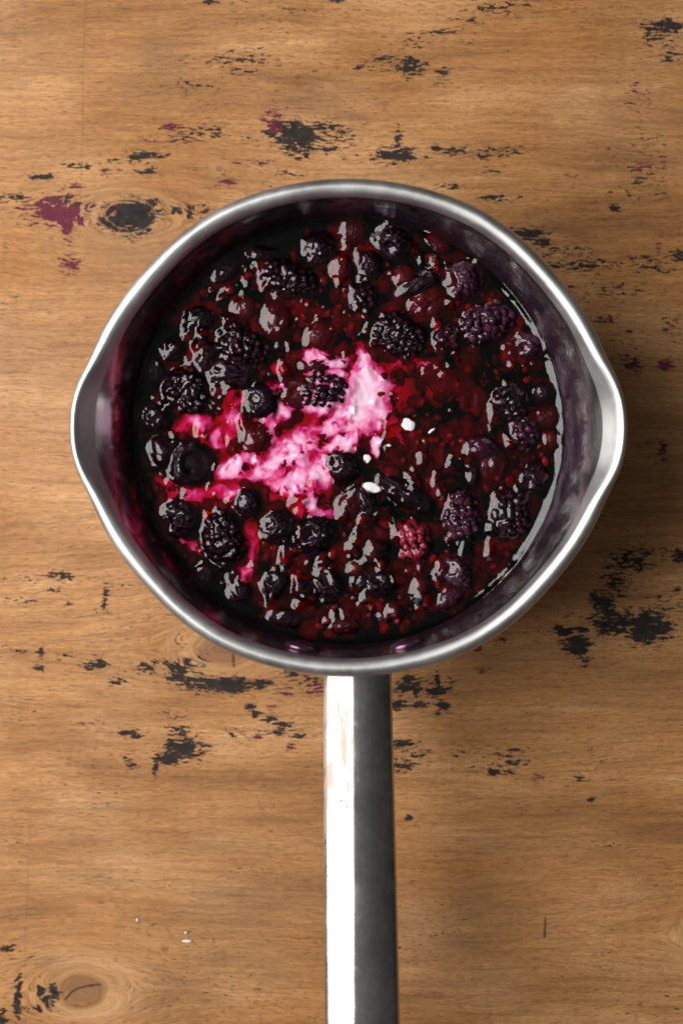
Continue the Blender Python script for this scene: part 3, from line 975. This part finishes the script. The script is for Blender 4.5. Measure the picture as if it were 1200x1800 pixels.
skin(770, 425, 40, 24, 40, 2.4, 'small dark skin scrap at the top right wall right of the wrinkled blueberry', M_bred, seed=17)

# ---- loose red drupelets, one by one
loose = []
spots = [(590, 545, 60, 24), (600, 440, 46, 12), (545, 550, 40, 10), (775, 455, 26, 8), (770, 480, 20, 4), (860, 470, 40, 8), (650, 430, 50, 10), (720, 700, 90, 9), (800, 690, 90, 14), (760, 800, 80, 12), (690, 800, 50, 6), (760, 620, 40, 6),
         (700, 1000, 90, 26), (640, 960, 60, 14), (560, 1090, 90, 20), (700, 1095, 80, 16), (850, 990, 60, 12), (520, 990, 60, 14), (950, 800, 30, 8), (930, 670, 40, 8), (440, 480, 60, 10), (380, 530, 60, 8), (330, 770, 60, 4), (350, 620, 60, 8), (860, 860, 50, 8), (480, 640, 40, 6), (880, 520, 40, 6), (620, 700, 300, 30), (300, 560, 60, 8), (270, 800, 40, 5), (420, 440, 60, 8), (330, 1000, 60, 8), (450, 1080, 60, 8)]
lr = random.Random(8)
for (cx, cy, sd, n) in spots:
    k = 0
    tries = 0
    while k < n and tries < 400:
        tries += 1
        x, y = lr.gauss(cx, sd * .6), lr.gauss(cy, sd * .6)
        if math.hypot(x - 611, y - 758) > 352:
            continue
        p = P(x, y, ZL)
        r = lr.choice((.6, .8, 1.0, 1.2, 1.5, 1.8)) * mm * lr.uniform(.9, 1.1)
        bad = False
        for (ax, ay, a, b, ro) in avoid:
            dx, dy = p.x - ax, p.y - ay
            u, v = dx * math.cos(ro) + dy * math.sin(ro), -dx * math.sin(ro) + dy * math.cos(ro)
            if (u / (a + r * .5)) ** 2 + (v / (b + r * .5)) ** 2 < 1:
                bad = True
                break
        if bad or any((p.x - q[0]) ** 2 + (p.y - q[1]) ** 2 < ((r + q[2]) * .8) ** 2 for q in loose):
            continue
        top = lr.choice((-1.3, -.9, -.6, -.3, -.1, .3)) * mm
        if lr.random() < .14:
            top = .7 * mm
        loose.append((p.x, p.y, r, top))
        k += 1
loose = loose[:298]
LM = []
for i in range(6):
    V, F = ico(2)
    d = 1 + .45 * (fbm(V[:, 0] * 1.3 + 3 * i, V[:, 1] * 1.3, V[:, 2] * 1.3, oct=2, seed=160 + i) - .5) * 2
    me = mesh_np('loose_drupelet', V * d[:, None] * np.array([(1.35, 1, 1.15)[i % 3], 1, .9]), F)
    me.materials.append(M_drup)
    LM.append(me)
for i, (x, y, r, top) in enumerate(loose):
    o = link('loose_drupelet', LM[i % 6])
    o.scale = (r * lr.uniform(.75, 1.35), r, r * lr.uniform(.8, 1.0))
    o.location = (x, y, ZL + top - r * .95)
    o.rotation_euler = (0, 0, lr.random() * 6.28)
    solids.append(('s', x, y, ZL + top - r * .95, r))
    tag(o, 'tiny round red drupelet loose in the dark juice', 'drupelet', 'loose drupelets in the juice')

# ---- sunken pulp, one mass
pv, pf = [], []
V1, F1 = ico(3)
base = 0
for i in range(1100):
    a_, rr = lr.random() * 6.283, math.sqrt(lr.random()) * 79 * mm
    x, y = PCX + rr * math.cos(a_), PCY + rr * math.sin(a_)
    r = lr.choice((.5, .8, 1.2, 2.0, 3.0)) * lr.uniform(.8, 1.3) * mm
    dep = lr.uniform(.35, 3.8) * mm
    s = lr.random() * 50
    d = 1 + 1.2 * (fbm(V1[:, 0] * 1.5 + s, V1[:, 1] * 1.5, V1[:, 2] * 1.5, oct=2) - .5)
    vv = V1 * d[:, None] * np.array([r * lr.uniform(.7, 2.0), r * lr.uniform(.7, 1.7), r * .7]) + np.array([x, y, ZL - dep - r * .7])
    pv.append(vv)
    pf.append(F1 + base)
    base += len(V1)
po = link('berry_pulp', mesh_np('berry_pulp', np.concatenate(pv), np.concatenate(pf)), M_pulp)
tag(po, 'dark red crushed berry pulp sunk just under the juice', 'pulp', kind='stuff')


# ================================================================== juice surface
beads = []
for _ in range(1300):
    a_, r_ = lr.random() * 6.283, math.sqrt(lr.random()) * 77 * mm
    q_ = lr.uniform(.35, 1.0) * mm
    beads.append((PCX + r_ * math.cos(a_), PCY + r_ * math.sin(a_), q_, q_ * lr.uniform(.12, .5)))

def surface_h(x, y):
    """height of the juice above ZL"""
    shp = x.shape
    x, y = x.ravel(), y.ravel()
    acc = np.zeros_like(x)
    wob = 1 + .22 * (fbm(x * 330, y * 330, oct=3, seed=21) - .5) * 2
    inside = np.zeros_like(x)
    for (cx, cy, a, b, ro, h, lam) in menis:
        R_ = max(a, b) + 7 * lam
        sel = np.nonzero((np.abs(x - cx) < R_) & (np.abs(y - cy) < R_))[0]
        if len(sel) == 0:
            continue
        dx, dy = x[sel] - cx, y[sel] - cy
        u, v = dx * math.cos(ro) + dy * math.sin(ro), -dx * math.sin(ro) + dy * math.cos(ro)
        rho = np.sqrt((u / a) ** 2 + (v / b) ** 2) * wob[sel]
        d = (rho - 1) * math.sqrt(a * b)
        hh = h * np.exp(-np.maximum(d, 0) / lam)
        acc[sel] += hh ** 3
    for (cx, cy, r, top) in loose:
        lam = r * .62
        sel = np.nonzero((np.abs(x - cx) < r * 5) & (np.abs(y - cy) < r * 5))[0]
        d = np.hypot(x[sel] - cx, y[sel] - cy)
        pk = (.40 * r) if top > 0 else (.26 * r if top > -.3 * mm else 0)
        acc[sel] += (pk * np.exp(-np.maximum(d - r * .55, 0) / lam)) ** 3
    h = acc ** (1 / 3)
    rp = np.hypot(x - PCX, y - PCY)
    wallr = 80.9 * mm + .0002 * (fbm(np.arctan2(y - PCY, x - PCX) * 9, rp * 0, oct=3, seed=4) - .5)
    lamw = .0022 * (1 + .28 * (fbm(np.arctan2(y - PCY, x - PCX) * 14 + 50, rp * 0, oct=3, seed=14) - .5) * 2)
    h = h + .0018 * np.exp(-np.maximum(wallr - rp, 0) / lamw)
    # film over bits floating just below: lumpy patches, calmer on the open right-hand side
    calm = np.zeros_like(x)
    for (qx, qy, rr) in [(770, 720, 95), (560, 770, 80), (430, 830, 70), (850, 660, 60), (350, 870, 50), (650, 690, 60), (490, 820, 70), (580, 650, 50)]:
        p = P(qx, qy, ZL)
        calm = np.maximum(calm, np.exp(-((x - p.x) ** 2 + (y - p.y) ** 2) / (rr * SL) ** 2))
    lump = np.maximum(0, fbm(x * 190, y * 150, oct=3, seed=41) - .53)
    h = h + .0050 * lump * (1 - .85 * calm) * sstep(.0, .01, 78 * mm - rp)
    for (bx, by, br, bh) in beads:
        sel = np.nonzero((np.abs(x - bx) < br * 3) & (np.abs(y - by) < br * 3))[0]
        if len(sel):
            h[sel] += bh * np.exp(-((x[sel] - bx) ** 2 + (y[sel] - by) ** 2) / br ** 2) * (1 - .8 * calm[sel])
    h = h + .00012 * (fbm(x * 170, y * 170, oct=2, seed=51) - .5)
    h = h + .00007 * (fbm(x * 900, y * 900, oct=2, seed=52) - .5) * (1 - .6 * calm)
    return h.reshape(shp)


# height map of everything that pokes out, then the film of juice drawn over it by surface tension
from mathutils.bvhtree import BVHTree
HG = .0003
HN = int(.168 / HG)
hx = PCX - .084 + HG * np.arange(HN)
hy = PCY - .084 + HG * np.arange(HN)
HX, HY = np.meshgrid(hx, hy, indexing='ij')
Hliq = surface_h(HX, HY)
Hsol = np.full_like(HX, -.004)
for sd_ in solids:
    if sd_[0] == 's':
        _, x, y, z, r = sd_
        i0, i1 = int((x - r - hx[0]) / HG), int((x + r - hx[0]) / HG) + 2
        j0, j1 = int((y - r - hy[0]) / HG), int((y + r - hy[0]) / HG) + 2
        i0, j0 = max(i0, 0), max(j0, 0)
        d2 = (HX[i0:i1, j0:j1] - x) ** 2 + (HY[i0:i1, j0:j1] - y) ** 2
        tp = np.where(d2 < r * r, z - ZL + np.sqrt(np.maximum(r * r - d2, 0)), -.004)
        Hsol[i0:i1, j0:j1] = np.maximum(Hsol[i0:i1, j0:j1], tp)
    else:
        _, VV, F, x, y, z, ro, R_ = sd_
        bv = BVHTree.FromPolygons(VV.tolist(), F.tolist())
        i0, i1 = max(0, int((x - R_ - hx[0]) / HG)), min(HN, int((x + R_ - hx[0]) / HG) + 2)
        j0, j1 = max(0, int((y - R_ - hy[0]) / HG)), min(HN, int((y + R_ - hy[0]) / HG) + 2)
        c_, s__ = math.cos(ro), math.sin(ro)
        dn = Vector((0, 0, -1))
        for i in range(i0, i1):
            for j in range(j0, j1):
                dx, dy = hx[i] - x, hy[j] - y
                if dx * dx + dy * dy > R_ * R_:
                    continue
                hit = bv.ray_cast(Vector((dx * c_ + dy * s__, -dx * s__ + dy * c_, .05)), dn)[0]
                if hit is not None:
                    v = z + hit.z - ZL
                    if v > Hsol[i, j]:
                        Hsol[i, j] = v


def blur(Z, sig):
    n = int(3 * sig / HG) + 1
    k = np.exp(-.5 * (np.arange(-n, n + 1) * HG / sig) ** 2)
    k /= k.sum()
    for ax in (0, 1):
        pad = [(n, n) if q == ax else (0, 0) for q in (0, 1)]
        Zp = np.pad(Z, pad, mode='edge')
        Z = sum(k[q] * np.take(Zp, np.arange(q, q + Z.shape[ax]), axis=ax) for q in range(2 * n + 1))
    return Z


tf = (.05 + .30 * sstep(.35, .75, fbm(HX * 160, HY * 160, oct=3, seed=91))) * mm
Hfilm = np.maximum(Hliq, Hsol + tf)
Hfilm = np.maximum(blur(Hfilm, .00052), Hsol + .00004)
Hfilm = blur(Hfilm, .00022)
Hfilm = np.maximum(Hfilm, Hsol + .00002)
Hfilm = Hfilm + .00005 * (fbm(HX * 700, HY * 700, oct=2, seed=93) - .5)


def film(x, y):
    fx, fy = np.clip((x - hx[0]) / HG, 0, HN - 2.001), np.clip((y - hy[0]) / HG, 0, HN - 2.001)
    i, j = fx.astype(int), fy.astype(int)
    u, v = fx - i, fy - j
    return (Hfilm[i, j] * (1 - u) * (1 - v) + Hfilm[i + 1, j] * u * (1 - v) + Hfilm[i, j + 1] * (1 - u) * v + Hfilm[i + 1, j + 1] * u * v)


NA, NR = 1400, 270
aa = np.arange(NA) / NA * 2 * math.pi
rr = np.concatenate([np.linspace(.00002, .0785, NR - 22), np.linspace(.0786, .0812, 22)])
A, Rr = np.meshgrid(aa, rr, indexing='ij')
jx, jy = PCX + Rr * np.cos(A), PCY + Rr * np.sin(A)
jh = film(jx, jy)
Vj = np.stack([jx - PCX, jy - PCY, jh + ZL], 2).reshape(-1, 3)
Fj = grid_faces(NA, NR, True)
# side and bottom close the volume
low = np.stack([.0795 * np.cos(aa), .0795 * np.sin(aa), np.full(NA, .013)], 1)
low2 = np.stack([.00002 * np.cos(aa), .00002 * np.sin(aa), np.full(NA, .0045)], 1)
n0 = len(Vj)
Vj = np.concatenate([Vj, low, low2])
i = np.arange(NA)
i2 = (i + 1) % NA
top_i = i * NR + NR - 1
top_i2 = i2 * NR + NR - 1
Fj = np.concatenate([Fj[:, ::-1], np.stack([top_i, n0 + i, n0 + i2, top_i2], 1), np.stack([n0 + i, n0 + NA + i, n0 + NA + i2, n0 + i2], 1)])
jm = mesh_np('berry_juice', Vj, Fj[:, ::-1] if False else Fj)
bm = bmesh.new()
bm.from_mesh(jm)
bmesh.ops.recalc_face_normals(bm, faces=bm.faces)
bm.to_mesh(jm)
bm.free()
M_juice = new_mat('juice')
t = NT(M_juice)
gl = t.n('ShaderNodeBsdfGlossy')
gl.inputs['Roughness'].default_value = .035
gl.inputs['Color'].default_value = (1, 1, 1, 1)
tr = t.n('ShaderNodeBsdfTransparent')
fr = t.n('ShaderNodeFresnel')
fr.inputs['IOR'].default_value = 1.40
mx = t.n('ShaderNodeMixShader')
t.put(mx.inputs[0], fr.outputs[0])
t.t.links.new(tr.outputs[0], mx.inputs[1])
t.t.links.new(gl.outputs[0], mx.inputs[2])
t.surface(mx.outputs[0])
va = t.n('ShaderNodeVolumeAbsorption')
va.inputs['Color'].default_value = (.89, .0, .50, 1)
va.inputs['Density'].default_value = 1500
t.t.links.new(va.outputs[0], t.out.inputs['Volume'])
jo = link('berry_juice', jm, M_juice)
jo.location = (PCX, PCY, 0)
tag(jo, 'dark red glossy berry juice filling the saucepan round the berries', 'juice')

# ================================================================== milk
gx_ = np.arange(262, 790, 1.15)
gy_ = np.arange(596, 1050, 1.15)
GX, GY = np.meshgrid(gx_, gy_, indexing='ij')
qx = GX + 16 * (fbm(GX / 26, GY / 26, oct=4, seed=301) - .5) * 2
qy = GY + 16 * (fbm(GX / 26, GY / 26, oct=4, seed=302) - .5) * 2
MB = [(638, 632, 17, 22, 1.0), (650, 668, 34, 30, 1.05), (655, 705, 32, 34, 1.0), (628, 740, 44, 28, 1.0), (585, 752, 44, 26, .95), (545, 775, 46, 36, .95), (505, 800, 50, 40, .95), (455, 815, 50, 30, .95), (410, 822, 32, 24, .92), (520, 845, 46, 30, .9), (565, 830, 26, 40, .85),
      (560, 632, 26, 16, .95), (500, 640, 20, 10, .8), (540, 645, 20, 20, .85), (490, 715, 24, 30, .85), (470, 745, 20, 34, .8), (480, 690, 14, 16, .85), (570, 690, 56, 34, 1.1), (590, 780, 30, 26, .95), (655, 785, 9, 18, 1.0), (545, 880, 14, 20, .9), (590, 640, 24, 14, .95),
      (345, 745, 40, 16, .62), (380, 772, 40, 18, .66), (410, 740, 30, 30, .60), (420, 700, 26, 20, .60), (330, 868, 60, 24, .58), (390, 868, 44, 22, .62), (290, 850, 26, 16, .48), (365, 900, 30, 24, .55), (440, 960, 16, 44, .64), (436, 1005, 12, 26, .64), (340, 962, 14, 14, .66), (325, 955, 12, 8, .66), (300, 878, 26, 12, .55),
      (706, 690, 34, 26, .48), (720, 775, 54, 30, .47), (746, 640, 20, 14, .60), (700, 640, 26, 14, .56), (690, 740, 20, 20, .5), (560, 900, 60, 20, .55), (640, 900, 30, 16, .40), (470, 880, 40, 16, .52), (770, 690, 20, 20, .45)]
inten = np.zeros_like(GX)
for (cx, cy, rx, ry, a) in MB:
    e = ((qx - cx) / rx) ** 2 + ((qy - cy) / ry) ** 2
    inten = np.maximum(inten, a * np.exp(-(e ** 1.05) * .60))
wisp = fbm(qx / 15, qy / 15, oct=4, seed=311, rough=.55)
wisp2 = fbm(GX / 34 + 4, GY / 34, oct=3, seed=312)
white = np.exp(-((GX - 645) / 42) ** 2 - ((GY - 690) / 62) ** 2) + .6 * np.exp(-((GX - 600) / 26) ** 2 - ((GY - 755) / 12) ** 2)
val = inten + .22 * white * (inten > .5) + (.30 * (wisp - .5) * 2 + .34 * (wisp2 - .5) * 2) * sstep(.25, .8, inten)
# little dark holes where juice beads break the milk
hole = sstep(.70, .78, fbm((GX * .8 + GY * .6) / 11, (GY * .8 - GX * .6) / 11, oct=2, seed=330)) * .5
val = val - hole * sstep(.6, .8, inten) * (.45 - .35 * np.clip(white, 0, 1))
dep = np.interp(val, [-.2, .12, .30, .42, .52, .64, .76, .88, 1.0, 1.12, 1.4], [9, 8, 4.4, 2.7, 1.6, .70, .28, .14, .07, .03, .015]) * mm
s_ = SL
WX, WY = (GX - 600) * s_, (900 - GY) * s_
zz = ZL + surface_h(WX, WY) * .9 - dep - .00003
mf = grid_faces(*GX.shape)[:, ::-1]
keep = ((dep < .0075) & (np.hypot(WX - PCX, WY - PCY) < .0775)).ravel()
mf = mf[keep[mf].all(1)]
used, inv = np.unique(mf, return_inverse=True)
me = mesh_np('milk_swirl', np.stack([WX, WY, zz], 2).reshape(-1, 3)[used], inv.reshape(mf.shape))
M_milk = new_mat('milk')
t = NT(M_milk)
up = t.n('ShaderNodeCombineXYZ')          # milk scatters light inside, so it shades as one flat cloud
up.inputs[2].default_value = 1.0
p = t.principled(Base_Color=(.90, .84, .87), Roughness=.6, Normal=up.outputs[0])
p.inputs['Specular IOR Level'].default_value = .1
t.surface(p.outputs[0])
mo = link('milk_swirl', me, M_milk)
tag(mo, 'pink and white swirl of milk spreading in the middle of the dark juice', 'milk')

# ---- white drops of milk
M_drop = new_mat('milk_drop')
t = NT(M_drop)
p = t.principled(Base_Color=(.78, .73, .74), Roughness=.25)
p.inputs['Coat Weight'].default_value = 1
t.surface(p.outputs[0])
for (x, y, a, b, ang, e, lab) in [(717, 747, 13, 13, 0, 1.0, 'round white milk drop on the red juice right of the swirl'), (650, 858, 19, 13, 10, 3.6, 'white milk drop lying on the folded dark skin'), (645, 806, 9, 10, 0, .8, 'small white milk drop just below the white end of the swirl'), 
                              (683, 783, 5, 3, 0, .6, 'tiny white milk fleck right of the swirl above the small drop'), (758, 757, 10, 3, -35, .6, 'slim pink-white milk fleck right of the round drop')]:
    V, F = ico(3)
    d = 1 + .6 * (vnoise(V[:, 0] * 1.9 + x, V[:, 1] * 1.4, V[:, 2]) - .5)
    me = mesh_np('milk_drop', V * d[:, None] * np.array([a * SL * .82, b * SL * .82, .0007]), F)
    o = link('milk_drop', me, M_drop)
    pp = P(x, y, ZL)
    hs = float(film(np.array([pp.x]), np.array([pp.y]))[0]) - .00035
    o.location = (pp.x, pp.y, ZL + hs)
    o.rotation_euler = (0, 0, -math.radians(ang))
    tag(o, lab, 'milk drop', 'white milk drops')
